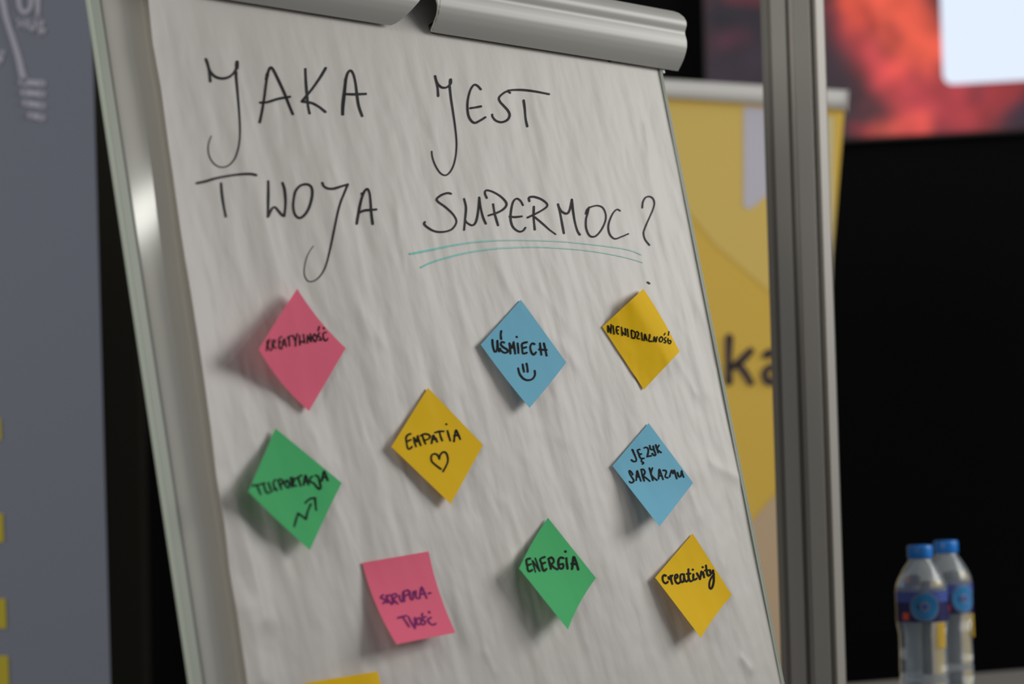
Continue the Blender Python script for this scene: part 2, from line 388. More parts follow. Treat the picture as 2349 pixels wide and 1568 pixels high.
rim(uL, uL + .0105, tBot, tTop, .004, 'side_rim', M['rim']); rim(uL + .0105, uL + .0155, tBot + .01, tTop, .0012, 'rim_groove', M['rim_groove'])
uRr = uR
rim(uRr - .0012, uRr + .0020, tBot, tTop, .0105, 'side_rim', M['rim']); rim(uRr - .0026, uRr - .0012, tBot + .01, tTop, .008, 'rim_groove', M['rim_groove'])
rim(uL, uRr, tBot - .008, tBot, .004, 'bottom_rim', M['rim'])
MB().box(O, U, T, Nn, uL + .03, uRr - .03, tBot - .02, tBot - .012, HB, HB + .075).box(O, U, T, Nn, uL + .03, uRr - .03, tBot - .02, tBot - .0, HB + .071, HB + .075).done('pen_tray', M['steel'], fe, smooth=False)
for uu in (uL + .09, uRr - .09):
    top = bp(uu, tTop - .3, HB - .03); d = -T; bot = top + d * (top.z - .02) / T.z
    MB().tube(top, bot, .011).done('leg', M['steel'], fe)
    MB().tube(bot + Z * .03, Vector((bot.x, bot.y, 0)), .015, .017).done('rubber_foot', M['dark'], fe)
um = (uL + uR) / 2
top = bp(um, tTop - .1, HB - .03); bk = Vector((-math.sin(BA), math.cos(BA), 0))
bot = Vector((top.x, top.y, .02)) + bk * .26
MB().tube(top, bot, .011).done('leg', M['steel'], fe); MB().tube(bot + Z * .02, Vector((bot.x, bot.y, 0)), .015, .017).done('rubber_foot', M['dark'], fe)
MB().box(O, U, T, Nn, uL + .07, uRr - .07, tTop - .12, tTop - .08, HB - .042, HB - .013).done('cross_brace', M['steel'], fe, smooth=False)
# clamp bar
P0, P1 = hit(1005, 74, O + Nn * .003, Nn), hit(1552, 161, O + Nn * .003, Nn)
cu = (P1 - P0).normalized(); ct = Nn.cross(cu).normalized()
L1 = (P1 - P0).length; L0 = -(L1 - (uL - .02 - a0[0]) * 0) ; L0 = (uL - .022) - a0[0]
prof = [(.062, -.004), (.0625, .004), (.0605, .010), (.056, .0165), (.050, .0215), (.0455, .0232), (.042, .0228), (.0385, .0205), (.036, .0188), (.033, .0182), (.029, .0186), (.0245, .0186), (.0195, .0174), (.0145, .0146), (.0095, .0108), (.005, .0062), (.002, .0026), (.0, .0002)]
scl = .0
def sfit(px, py):   # clamp coordinates of a picture point at lip height
    d = hit(px, py, O + Nn * .012, Nn) - P0; return d.dot(cu), d.dot(ct)
def smooth(x): x = max(0, min(1, x)); return x * x * (3 - 2 * x)
nl, nr = sfit(905, 59)[0], sfit(1003, 74)[0]; nc = sfit(972, 18)[0]
def notch(x):       # how far up (m) the lower lip is cut
    if x < nl or x > nr + .001: return 0
    hgt = .0285
    if x < nc: return hgt * smooth((x - nl) / (nc - nl)) ** 1.05
    k = (x - nc) / (nr - nc)
    return hgt * math.sqrt(max(0, 1 - k ** 2.6))
def resamp(cut, n=26):
    pts = [p for p in prof]
    # arc param by t coordinate, from top down to the cut
    out = []
    for i in range(n + 1):
        t = prof[0][0] if i == 0 else None
        s = i / n * (len(prof) - 1)
        out.append(s)
    return out
fine = []
for i in range(len(prof) - 1):
    for k in range(3): f_ = k / 3; fine.append((prof[i][0] * (1 - f_) + prof[i + 1][0] * f_, prof[i][1] * (1 - f_) + prof[i + 1][1] * f_))
fine.append(prof[-1])
def hprof(t):
    best = prof[-1][1]
    for i in range(2, len(prof) - 1):
        if prof[i][0] >= t >= prof[i + 1][0]:
            q = (prof[i][0] - t) / (prof[i][0] - prof[i + 1][0]); return prof[i][1] * (1 - q) + prof[i + 1][1] * q
    return best
xs = sorted(set([L0 + (L1 - L0) * i / 60 for i in range(61)] + [nl + (nr - nl) * i / 70 for i in range(71)] + [nr + .0003, nr + .0012]))
V = []; ncol = 40
for x in xs:
    c = notch(x)
    V.append(P0 + cu * x + ct * .062 + Nn * -.004); V.append(P0 + cu * x + ct * .0625 + Nn * .004)
    for i in range(ncol + 1):
        t = .0605 + (c - .0605) * i / ncol; V.append(P0 + cu * x + ct * t + Nn * hprof(t))
m_ = ncol + 3; Fc = [(a * m_ + i, a * m_ + i + 1, (a + 1) * m_ + i + 1, (a + 1) * m_ + i) for a in range(len(xs) - 1) for i in range(m_ - 1)]
add('clamp_bar', V, Fc, M['steel'], fe, solid=-.0022)
for (px, py, r_, h_) in ((997, 63, .0052, .003), (1400, 137, .0022, .0015)):
    c = hit(px, py, O + Nn * h_, Nn); MB().tube(c - Nn * .012, c + Nn * .001, r_, r_, 20).done('pad_hook', M['dark'], fe)
c = hit(1519, 160, O + Nn * .001, Nn); MB().box(c, cu, ct, Nn, -.001, .002, -.004, .012, -.01, .0015).done('pad_stop', M['steel'], fe, smooth=False)
# ---------------------------------------------------------------- paper pad
lift = .007
eL0, eL1 = onb(341, 0, lift), onb(568, 1568, lift)
EP = [(341, 0), (352, 100), (371, 200), (399, 400), (425, 600), (441, 700), (471, 900), (485, 1000), (498, 1100), (516, 1200), (528.5, 1300), (547, 1420), (568, 1568)]
EU = sorted((onb(x, y, lift)[1], onb(x, y, lift)[0]) for x, y in EP)
def pl(t):          # left edge of the sheet
    if t <= EU[0][0]: return EU[0][1]
    if t >= EU[-1][0]: return EU[-1][1]
    for i in range(len(EU) - 1):
        if EU[i][0] <= t <= EU[i + 1][0]:
            q = (t - EU[i][0]) / (EU[i + 1][0] - EU[i][0]); return EU[i][1] * (1 - q) + EU[i + 1][1] * q
pRt, pRb = onb(1521, 175)[0], onb(1797, 1568)[0]
tPT, tPB = a0[1] + .052, tBot + .05
tb0 = onb(1797, 1568)[1]; tt0 = onb(1521, 175)[1]
def pr(t): q = (t - tb0) / (tt0 - tb0); return pRb + (pRt - pRb) * q
CR = [(1480, 370, 1620, 900, .0012, .010), (1640, 850, 1692, 1090, .0010, .007), (1630, 1060, 1690, 1095, .0008, .006), (1110, 560, 1200, 720, .0006, .006), (860, 620, 930, 900, .0007, .014), (1180, 1290, 1130, 1500, .0006, .012),
      (1240, 660, 1310, 760, .0005, .008), (530, 1150, 600, 1420, .0030, .012), (560, 1400, 590, 1560, .0025, .012), (1700, 1510, 1720, 1535, .0012, .004), (1050, 300, 1080, 440, .0005, .008), (1560, 540, 1600, 700, .0010, .009), (1500, 1080, 1680, 1085, .0008, .024)]
_r = random.Random(11)
for _ in range(46):
    x = _r.uniform(560, 1660); y = _r.uniform(180, 1500); l_ = _r.uniform(40, 120); a_ = R(_r.uniform(4, 30))
    CR.append((x, y, x + l_ * math.sin(a_), y + l_ * math.cos(a_), _r.uniform(.0003, .0008) * _r.choice((1, 1, -1)), _r.uniform(.004, .008)))
CRu = [(onb(a, b), onb(c, d), am, wd) for a, b, c, d, am, wd in CR]
def ph(u, t):
    l = pl(t); d = (u - l) / .085
    h = lift * max(0, 1 - d) ** 2 * (1 + .15 * math.sin(t * 17)) if d < 1 else 0
    fade = min(1, max(0, (tPT - t - .05) / .05))
    sk = u + .10 * t
    h += fade * (.0018 * noise.noise(Vector((sk * 11, t * 2.6, 1))) + .0013 * noise.noise(Vector((sk * 34, t * 7, 5))) + .0005 * noise.noise(Vector((sk * 85, t * 21, 9))) + .0002 * noise.noise(Vector((sk * 170, t * 60, 2))))
    for A_, B_, am, wd in CRu:
        if u < min(A_[0], B_[0]) - .05 or u > max(A_[0], B_[0]) + .05 or t > A_[1] + .05 or t < B_[1] - .05: continue
        dd = segd((u, t), A_, B_)
        if dd < wd * 2.2: h += am * math.exp(-abs(dd / wd) ** 1.5)
    e = (pr(t) - u) / .03
    if e < 1: h *= .35 + .65 * max(0, e)
    return h
nx, ny = 260, 330; V = []; PU = []
for j in range(ny + 1):
    t = tPB + (tPT - tPB) * j / ny; l, r_ = pl(t), pr(t)
    for i in range(nx + 1):
        u = l + (r_ - l) * i / nx; V.append(bp(u, t, ph(u, t))); PU.append((u, t))
pf = bp((uL + uR) / 2, tPB)
pad = empty('flip_chart_pad', pf, 'large white paper pad on the easel, handwritten question across its top sheet', 'paper pad')
UVs = [(p_u + .12 * p_t, p_t) for p_u, p_t in PU]
ts = add('top_sheet', V, grid_faces(nx, ny), M['paper'], pad, solid=.00025)
uvl = ts.data.uv_layers.new(name='sheet')
for lp in ts.data.loops: uvl.data[lp.index].uv = UVs[lp.vertex_index]
V = []; nx, ny = 60, 40
for j in range(ny + 1):
    t = tPB + .004 + (tPT - tPB - .004) * j / ny; l, r_ = pl(t) + .010, pr(t) - .0006
    for i in range(nx + 1):
        u = l + (r_ - l) * i / nx; q = max(0, 1 - (u - l) / .08)
        V.append(bp(u, t, -.0035 + .004 * q * q))
add('lower_sheets', V, grid_faces(nx, ny), M['paper_under'], pad, solid=.003)
def onpaper(px, py):
    h = 0
    for _ in range(4):
        u, t = onb(px, py, h); h = ph(u, t)
    return bp(u, t, h + .0004)
JAKA = [([(282, 218), (300, 270), (313, 340), (322, 418)], {'a': 1, 'b': 1}), [(300, 275), (325, 335), (370, 378), (432, 392), (490, 378), (530, 345), (556, 300), (562, 262)], ([(560, 300), (562, 245)], {'w': 8}),
        ([(552, 330), (555, 400), (567, 520), (580, 680), (588, 820), (585, 940), (570, 1030), (535, 1120), (480, 1175), (420, 1188), (365, 1165), (322, 1110), (303, 1040), (308, 970), (332, 905)], {'b': .3}),
        [(765, 785), (785, 690), (805, 570), (822, 440), (835, 360), (852, 305), (868, 293), (890, 320), (930, 400), (985, 520), (1030, 635), (1062, 712)], ([(825, 400), (835, 350)], {'w': 7}),
        [(770, 608), (830, 605), (930, 575), (1035, 556)], [(1175, 308), (1180, 420), (1190, 540), (1200, 640), (1213, 705)], [(1358, 298), (1310, 380), (1240, 480), (1180, 555), (1145, 598)],
        [(1145, 598), (1180, 602), (1240, 615), (1300, 648), (1355, 692)], ([(1510, 712), (1512, 640), (1525, 520), (1538, 400)], {'w': 7}), [(1538, 400), (1555, 345), (1580, 320), (1605, 350), (1625, 430), (1640, 550), (1655, 640), (1685, 728)], [(1540, 532), (1620, 534), (1718, 530)]]
TWO = [[(135, 218), (220, 200), (330, 168), (480, 140), (600, 127), (680, 127), (728, 138)], [(378, 220), (385, 310), (400, 420), (425, 550)], [(848, 200), (850, 300), (848, 420), (845, 552)],
       [(848, 550), (870, 500), (895, 462), (920, 460), (950, 495), (985, 535), (1006, 545)], [(1008, 545), (1018, 460), (1020, 380), (1010, 280), (990, 215)],
       [(1215, 228), (1165, 245), (1120, 300), (1102, 380), (1098, 460), (1115, 530), (1155, 565), (1200, 545), (1245, 485), (1275, 400), (1288, 320), (1280, 260), (1250, 232), (1215, 228)],
       [(1388, 215), (1400, 245), (1440, 270), (1500, 272), (1560, 255), (1642, 230)], ([(1642, 232), (1610, 310), (1570, 410), (1540, 520), (1515, 640), (1490, 760), (1460, 900), (1430, 1020), (1390, 1110), (1340, 1170), (1285, 1198), (1240, 1190), (1212, 1140), (1208, 1070), (1225, 980), (1260, 900), (1300, 840)], {'b': .25}),
       [(1732, 622), (1745, 540), (1765, 430), (1790, 340), (1815, 290), (1840, 275), (1860, 320), (1870, 410), (1875, 500), (1890, 625)], [(1783, 320), (1788, 350)], [(1752, 515), (1800, 492), (1860, 485), (1925, 480)]]
JEST = [[(328, 183), (338, 230), (348, 280), (352, 337)], [(335, 210), (350, 245), (375, 268), (405, 273), (430, 262), (448, 240)], ([(446, 240), (448, 212)], {'w': 7}),
        ([(440, 255), (450, 350), (465, 450), (482, 570), (493, 690), (488, 790), (470, 870), (440, 925), (405, 947), (365, 925), (330, 870), (308, 810), (302, 762)], {'b': .6}),
        [(680, 285), (655, 258), (630, 250), (605, 280), (585, 340), (577, 410), (583, 480), (605, 525), (635, 543), (675, 525), (715, 500)], [(600, 430), (640, 424), (682, 416)],
        [(905, 312), (885, 300), (850, 318), (820, 350), (828, 380), (855, 410), (890, 450), (902, 485), (885, 520), (840, 538), (795, 525), (770, 495), (768, 480)], [(890, 295), (930, 290), (1000, 290), (1090, 300), (1205, 322)], [(1010, 370), (1018, 430), (1025, 510), (1038, 570)]]
SUP = [[(478, 158), (450, 152), (400, 168), (362, 200), (375, 225), (430, 265), (490, 320), (520, 370), (515, 410), (480, 450), (420, 468), (350, 465), (290, 435), (258, 405), (265, 388)],
       [(585, 200), (600, 270), (594, 360), (585, 452)], [(592, 370), (610, 395), (650, 415), (680, 390), (698, 310), (708, 192)], [(708, 188), (718, 260), (738, 345), (762, 402)],
       [(770, 192), (755, 155), (765, 130), (810, 138), (870, 170), (915, 210), (932, 245), (910, 280), (860, 310), (785, 335)], [(822, 243), (835, 320), (862, 415)],
       [(1065, 250), (1045, 215), (1015, 197), (985, 225), (968, 300), (965, 370), (985, 430), (1030, 465), (1065, 460), (1085, 435)], [(957, 343), (1000, 348), (1055, 342)],
       [(1118, 218), (1115, 190), (1150, 182), (1210, 200), (1258, 235), (1262, 260), (1225, 290), (1170, 320), (1103, 352)], [(1155, 263), (1153, 350), (1162, 450)], ([(1165, 350), (1230, 405), (1280, 450), (1332, 488)], {'b': .7}),
       [(1352, 243), (1370, 320), (1385, 400), (1400, 480)], [(1355, 255), (1380, 300), (1420, 320), (1445, 295), (1465, 205)], [(1465, 205), (1475, 300), (1490, 390), (1510, 460), (1530, 492)],
       ([(1578, 322), (1590, 285), (1630, 262), (1680, 255), (1720, 275), (1742, 330), (1735, 390), (1700, 460), (1655, 505), (1610, 500), (1582, 440), (1580, 370), (1595, 310), (1605, 268)], {'w': 3.8}),
       ([(1858, 297), (1835, 285), (1805, 310), (1775, 370), (1762, 430), (1775, 490), (1815, 525), (1870, 508), (1925, 485)], {'w': 3.6})]
QM = [
       ([(2040, 272), (2045, 225), (2065, 190), (2095, 180), (2125, 195), (2138, 235), (2125, 290), (2090, 370), (2060, 440), (2050, 480), (2062, 530), (2098, 577)], {'w': 3.4})]
QD = [[(2083, 880), (2098, 890)]]
TEAL = [([(145, 648), (300, 618), (480, 580), (700, 548), (900, 537), (1120, 537), (1350, 545), (1600, 568), (1850, 600), (1960, 625), (2030, 655)], {'a': 1.25, 'b': .7}),
        ([(235, 758), (300, 725), (420, 685), (600, 640), (800, 608), (1000, 595), (1200, 592), (1400, 603), (1600, 622), (1800, 655), (1950, 690), (2040, 718)], {'a': 1.25, 'b': .7})]
def word(lst, x0, y0, s, w, m, label):
    V, Fc, A = strokes(lst, onpaper, x0, y0, s, w); return add('handwriting', V, Fc, m, pad, label=label, smooth=False), A
word(JAKA, 400, 80, 3.915, 5.6, M['ink'], 'black handwritten word JAKA')
word(JEST, 900, 120, 3.356, 4.8, M['ink'], 'black handwritten word JEST')
word(TWO, 420, 370, 4.35, 5.4, M['ink'], 'black handwritten word TWOJA')
word(SUP, 900, 400, 3.559, 4.5, M['ink'], 'black handwritten word SUPERMOC')
word(QM, 900, 400, 3.559, 4.2, M['ink'], 'thin black question mark')[0].name = 'question_mark'
word(QD, 900, 400, 3.559, 4.2, M['ink'], 'dot of the question mark')[0].name = 'question_mark_dot'
# underline: ink thins out to the right
me_o, A = word(TEAL, 900, 400, 3.559, 3.4, M['teal'], 'double teal underline')
me_o.name = 'underline'
ca = me_o.data.color_attributes.new('tint', 'FLOAT_COLOR', 'POINT')
for i, f in enumerate(A): k = 1 - .55 * f - .25 * math.sin(min(1, f) * math.pi); ca.data[i].color = (k, k, k, 1)
tn = M['teal'].node_tree; at_ = tn.nodes.new('ShaderNodeAttribute'); at_.attribute_name = 'tint'; mx = tn.nodes.new('ShaderNodeMix'); mx.data_type = 'RGBA'
mx.inputs[6].default_value = lin((206, 216, 212)); mx.inputs[7].default_value = lin((84, 200, 192)); tn.links.new(at_.outputs['Fac'], mx.inputs[0]); tn.links.new(mx.outputs[2], tn.nodes['Principled BSDF'].inputs['Base Color'])
# ---------------------------------------------------------------- sticky notes
def note(corners, hs, m, label, texts, bows=(0, 0, 0, 0), es=1.0, et=1.0, w=4.4, ink=None, s=5.6, x0=0, y0=0, curl=None):
    """corners: top, right, bottom, left picture points; hs their lift off the sheet (m)."""
    A_, B_, C_, D_ = [Vector(c) for c in corners]; ctr = (A_ + B_ + C_ + D_) / 4
    def outw(p, q):
        d = q - p; nrm = Vector((d.y, -d.x)).normalized(); mid = (p + q) / 2
        return nrm if (mid - ctr).dot(nrm) > 0 else -nrm
    oAB, oBC, oCD, oDA = outw(A_, B_), outw(B_, C_), outw(C_, D_), outw(D_, A_)
    def pm(a, b):
        p = A_ * (1 - a) * (1 - b) + B_ * a * (1 - b) + C_ * a * b + D_ * (1 - a) * b
        qa, qb = 4 * a * (1 - a), 4 * b * (1 - b)
        return p + oAB * bows[0] * qa * (1 - b) + oBC * bows[1] * qb * a + oCD * bows[2] * qa * b + oDA * bows[3] * qb * (1 - a)
    def hh(a, b):
        a2, b2 = max(0, a), max(0, b)
        a2 = 1 - (1 - a2) ** -es if es < 0 and a2 < 1 else (1 - max(0, 1 - a2) ** -es if es < 0 else a2 ** es)
        b2 = 1 - max(0, 1 - b2) ** -et if et < 0 else b2 ** et
        h = .0009 + hs[0] * (1 - a2) * (1 - b2) + hs[1] * a2 * (1 - b2) + hs[2] * a2 * b2 + hs[3] * (1 - a2) * b2
        if curl: h += curl(a, b)
        return h
    def wp(px, py, h):
        hp = 0
        for _ in range(2):
            u, t = onb(px, py, h + hp); hp = max(-.0005, min(.0015, ph(u, t)))
        return bp(u, t, h + hp)
    n = 26; V = []
    for j in range(n + 1):
        for i in range(n + 1):
            a, b = i / n, 1 - j / n; p = pm(a, b); V.append(wp(p.x, p.y, hh(a, b)))
    c = sum(V, Vector()) / len(V)
    e = empty('sticky_note', c, label, 'sticky note', 'sticky notes on the flip chart paper')
    add('note_sheet', V, grid_faces(n, n), m, e, solid=.00015)
    if texts:
        def surf(px, py):
            a = b = .5
            for _ in range(8):
                p = pm(a, b); r = Vector((px, py)) - p; da = (pm(a + .01, b) - p) / .01; db = (pm(a, b + .01) - p) / .01
                det = da.x * db.y - da.y * db.x
                a += (r.x * db.y - r.y * db.x) / det; b += (da.x * r.y - da.y * r.x) / det
            a, b = min(1, max(0, a)), min(1, max(0, b))
            return wp(px, py, hh(a, b) + .00035)
        V, Fc, _ = strokes(texts, surf, x0, y0, s, w * 1.12)
        add('handwriting', V, Fc, ink or M['ink_note'], e, smooth=False)
    return e
note([(682, 662), (793, 798), (709, 942), (594, 801)], (.009, .0005, .004, .026), M['pink'], 'pink diamond sticky note reading KREATYWNOŚĆ, left corner curled up, upper left of the sheet',
     [[(263, 689), (253, 802)], [(288, 678), (267, 752), (299, 802)], [(320, 689), (317, 788)], [(324, 689), (348, 685), (348, 710), (327, 738), (356, 777)], [(423, 646), (395, 667), (394, 738), (396, 777), (416, 774)], [(395, 710), (416, 703)],
      [(423, 784), (444, 689), (455, 674), (476, 756)], [(437, 735), (469, 731)], [(487, 660), (515, 639), (556, 635)], [(504, 650), (511, 749)], [(558, 646), (575, 689)], [(600, 614), (583, 681), (579, 749)], [(625, 632), (627, 738)], [(627, 738), (646, 696), (678, 716)], [(668, 621), (682, 710)],
      [(714, 717), (714, 632)], [(714, 636), (753, 699)], [(746, 614), (756, 702)], [(792, 614), (774, 653), (799, 703), (820, 657), (792, 614)], [(848, 604), (831, 632), (859, 657), (869, 686), (845, 682)], [(845, 533), (834, 579)], [(923, 597), (891, 607), (895, 667), (919, 692), (941, 667)], [(895, 543), (900, 557)]],
     (-6, 0, 8, 1), w=3.3, s=4.9, x0=560, y0=640, es=-2.2, et=1.3)
note([(1195, 687), (1299, 831), (1215, 935), (1103, 790)], (.0006, .001, .010, .003), M['blue'], 'blue sticky note reading UŚMIECH above a drawn smile',
     [[(278, 610), (285, 690), (310, 765), (338, 738), (343, 622)], [(343, 622), (350, 710), (365, 760)], [(430, 645), (400, 635), (387, 670), (420, 705), (468, 735), (475, 765), (430, 775), (388, 745), (378, 722)], [(393, 497), (386, 545), (392, 600)],
      [(497, 655), (505, 720), (512, 785)], [(500, 660), (530, 715), (552, 645)], [(552, 640), (562, 720), (572, 785)], [(603, 655), (610, 720), (614, 778)], [(590, 570), (594, 575)], [(722, 640), (680, 650), (658, 668), (662, 720), (672, 785), (720, 775)], [(662, 718), (712, 705)],
      [(820, 665), (790, 655), (765, 700), (780, 770), (810, 800), (838, 770)], [(890, 655), (898, 730), (908, 800)], [(940, 655), (960, 740), (975, 812)], [(878, 732), (975, 740)], [(668, 925), (676, 975), (685, 1018)], [(718, 915), (728, 965), (733, 1020)],
      [(610, 975), (630, 1050), (680, 1110), (740, 1128), (795, 1110), (825, 1060), (822, 1008)]], (0, 1, 2, 0), w=4.1, s=5.6, x0=1080, y0=670, et=1.6)
note([(1476, 662), (1559, 806), (1477, 893), (1382, 749)], (.018, .015, .0008, .0006), M['yellow'], 'yellow sticky note reading NIEWIDZIALNOŚĆ, its upper right edge curling outwards',
     [[(214, 672), (207, 638), (209, 582)], [(213, 587), (250, 685)], [(253, 568), (249, 685)], [(279, 583), (293, 697)], [(361, 597), (333, 593), (326, 638), (336, 682), (356, 697)], [(331, 647), (351, 643)], [(398, 605), (407, 717)], [(411, 673), (453, 712)], [(448, 620), (455, 712)],
      [(479, 630), (491, 732)], [(531, 648), (538, 743)], [(531, 648), (543, 645), (581, 673), (588, 713), (571, 757), (538, 745)], [(603, 668), (616, 663), (633, 688), (626, 720), (613, 743), (618, 760), (643, 763)], [(674, 680), (682, 780)], [(708, 788), (715, 722), (722, 697), (745, 783)], [(712, 757), (740, 750)],
      [(787, 705), (787, 740), (772, 790), (815, 798)], [(842, 800), (852, 737)], [(852, 737), (875, 803)], [(875, 803), (890, 737)], [(945, 735), (922, 760), (925, 798), (950, 803), (968, 775), (962, 745), (945, 735)], [(1013, 745), (997, 752), (992, 775), (1010, 795), (1005, 818), (987, 815)], [(1000, 688), (987, 710)],
      [(1042, 760), (1037, 800), (1060, 833), (1080, 813), (1074, 787), (1047, 790)], [(1052, 665), (1045, 713)]], (3, 0, 0, 0), w=2.9, s=6.03, x0=1360, y0=650, et=-1.3, curl=lambda a, b: -.015 * max(0, (.36 - b) / .36) ** 2)
note([(632, 982), (784, 1107), (711, 1261), (570, 1127)], (.003, .0006, .011, .022), M['green'], 'green sticky note reading TELEPORTACJA with a zigzag arrow, left of the sheet',
     [[(153, 750), (225, 738), (300, 719)], [(207, 745), (251, 852)], [(287, 736), (314, 816), (336, 838), (389, 812)], [(345, 714), (371, 790)], [(425, 679), (403, 714), (416, 767), (443, 807)], [(411, 790), (447, 794)], [(456, 687), (483, 670), (518, 692), (505, 730), (480, 742)], [(469, 701), (500, 790)],
      [(567, 683), (541, 714), (554, 754), (585, 776), (598, 732), (567, 683)], [(612, 656), (634, 763)], [(616, 652), (652, 665), (643, 718), (621, 736), (678, 750)], [(670, 665), (741, 625)], [(701, 652), (732, 750)], [(768, 741), (785, 636), (798, 632), (825, 736)], [(781, 701), (816, 701)],
      [(870, 638), (848, 656), (848, 701), (888, 718), (919, 758), (954, 790), (972, 772), (963, 718), (941, 638), (910, 625)], [(986, 692), (1008, 578), (1021, 590), (1057, 687)], [(999, 652), (1043, 647)],
      [(655, 1235), (675, 1160), (700, 1080)], [(700, 1080), (750, 1115), (795, 1150)], [(795, 1150), (815, 1060), (853, 970)], [(787, 955), (840, 908), (905, 895)], [(905, 895), (908, 960), (918, 1040)]], (0, -1, 2, 0), w=4.1, s=5.227, x0=550, y0=970, et=2.0, es=-2.0)
note([(982, 889), (1108, 1020), (1034, 1155), (898, 1024)], (.0012, .0006, .007, .005), M['yellow'], 'yellow sticky note reading EMPATIA above a drawn heart',
     [[(348, 640), (312, 655), (290, 690), (298, 770), (315, 832), (345, 828), (365, 805)], [(302, 740), (350, 716)], [(388, 690), (400, 750), (418, 803)], [(390, 690), (430, 742)], [(430, 742), (440, 667)], [(440, 667), (460, 740), (478, 788)],
      [(500, 655), (515, 710), (540, 768)], [(477, 665), (520, 642), (578, 650), (598, 680), (570, 710), (525, 722)], [(618, 763), (630, 690), (640, 658), (690, 743)], [(627, 715), (680, 705)], [(662, 625), (720, 608), (773, 608)], [(720, 618), (735, 680), (755, 728)],
      [(822, 602), (840, 670), (858, 728)], [(805, 515), (810, 518)], [(905, 738), (915, 660), (930, 592), (955, 640), (985, 708)], [(907, 665), (965, 655)],
      [(738, 1093), (680, 1050), (625, 1000), (612, 950), (625, 908), (665, 897), (700, 922), (718, 963)], [(718, 963), (730, 908), (770, 873), (805, 888), (825, 940), (825, 1000), (800, 1060), (765, 1123)]], w=3.8, s=5.6, x0=880, y0=880, et=1.7, es=-1.5)
note([(1488, 970), (1590, 1107), (1513, 1207), (1405, 1068)], (.0008, .001, .022, .002), M['blue'], 'blue sticky note reading JĘZYK SARKAZMU at the right of the sheet',
     [[(368, 432), (395, 490), (422, 560), (413, 588), (380, 588), (354, 567)], [(364, 425), (380, 440)], [(470, 422), (437, 432), (455, 480), (480, 543), (528, 545)], [(457, 490), (493, 486)], [(500, 552), (492, 588), (515, 600), (520, 615), (507, 623)],
      [(532, 402), (555, 392), (580, 407), (588, 450), (572, 523)], [(572, 523), (600, 515), (630, 512)], [(607, 370), (620, 420), (648, 425)], [(655, 377), (670, 440), (690, 488), (683, 508), (660, 498), (642, 480)], [(690, 360), (705, 410), (725, 468)], [(735, 367), (710, 420), (765, 465)],
      [(373, 772), (354, 737), (333, 717), (321, 720), (329, 752), (354, 797), (379, 835), (387, 860), (373, 877), (348, 883), (327, 868)], [(420, 850), (427, 770), (433, 717), (455, 780), (485, 858)], [(422, 790), (468, 810)], [(492, 705), (505, 780), (530, 858)], [(487, 700), (520, 697), (543, 740), (520, 788), (560, 820), (608, 860)],
      [(603, 680), (625, 760), (652, 848)], [(645, 680), (627, 770), (708, 848)], [(730, 828), (735, 760), (740, 697), (765, 760), (792, 836)], [(732, 785), (778, 790)], [(792, 712), (825, 714), (838, 740), (820, 798), (858, 816)], [(882, 800), (900, 740), (912, 707), (930, 758), (945, 707), (960, 760), (982, 826)],
      [(990, 742), (1010, 798), (1038, 790), (1048, 715), (1060, 760), (1076, 806)]], w=3.3, s=6.03, x0=1390, y0=960, es=1.5, et=1.9)
note([(831, 1290), (983, 1264), (1045, 1450), (910, 1477)], (.0006, .0006, .014, .022), M['pink'], 'pink upright sticky note with purple writing SKRUPULATNOŚĆ, bottom edge lifting',
     [[(450, 742), (412, 780), (450, 800), (488, 830), (450, 868)], [(500, 750), (510, 858)], [(545, 742), (507, 790), (580, 883)], [(580, 750), (600, 868)], [(582, 742), (640, 722), (650, 768), (602, 800), (668, 873)], [(690, 750), (710, 828), (743, 838), (750, 702)],
      [(760, 692), (770, 838)], [(757, 692), (820, 672), (848, 710), (782, 760)], [(850, 692), (862, 798), (898, 808), (905, 692)], [(940, 682), (950, 788), (998, 790)], [(1000, 788), (1020, 642), (1040, 642), (1103, 788)], [(1012, 730), (1080, 720)], [(1132, 720), (1163, 712)],
      [(672, 1085), (798, 1052)], [(740, 1070), (790, 1140), (840, 1218)], [(830, 1070), (870, 1150), (928, 1243)], [(930, 1238), (927, 1082)], [(988, 1087), (952, 1110), (960, 1178), (1008, 1178), (1018, 1110), (988, 1087)], [(1088, 1070), (1042, 1082), (1050, 1120), (1088, 1150), (1060, 1188), (1032, 1180)],
      [(1040, 1022), (1032, 1058)], [(1168, 1082), (1122, 1110), (1150, 1168), (1200, 1190), (1238, 1172)], [(1137, 992), (1148, 1008)]], (0, -6, 0, 8), w=3.9, s=6.532, x0=810, y0=1250, et=1.7, ink=M['purple'])
note([(1257, 1187), (1367, 1325), (1303, 1443), (1191, 1303)], (.0016, .0006, .022, .013), M['green'], 'green sticky note reading ENERGIA near the bottom middle of the sheet',
     [[(270, 582), (220, 600), (228, 680), (248, 753), (296, 735)], [(230, 675), (280, 657)], ([(340, 762), (320, 690), (300, 615)], {'w': 3.4}), ([(300, 612), (350, 680), (398, 748)], {'w': 4.2}), ([(398, 748), (368, 660), (337, 578)], {'w': 3.4}),
      [(463, 562), (420, 577), (402, 600), (420, 650), (435, 718), (455, 748), (486, 720)], [(420, 655), (468, 636)], [(515, 590), (530, 650), (545, 718)], [(512, 588), (550, 567), (583, 600), (578, 638), (537, 660)], [(542, 660), (590, 705), (633, 726)],
      [(712, 577), (680, 567), (652, 590), (644, 650), (660, 708), (698, 716), (712, 682), (705, 652), (667, 662)], [(752, 577), (758, 650), (768, 716)], ([(738, 486), (742, 491)], {'w': 5.4}), [(827, 722), (838, 640), (850, 558), (880, 620), (910, 728)], [(820, 650), (890, 655)]],
     (0, -5, 0, 3), w=4.6, s=5.807, x0=1170, y0=1180, et=1.9, es=-1.6)
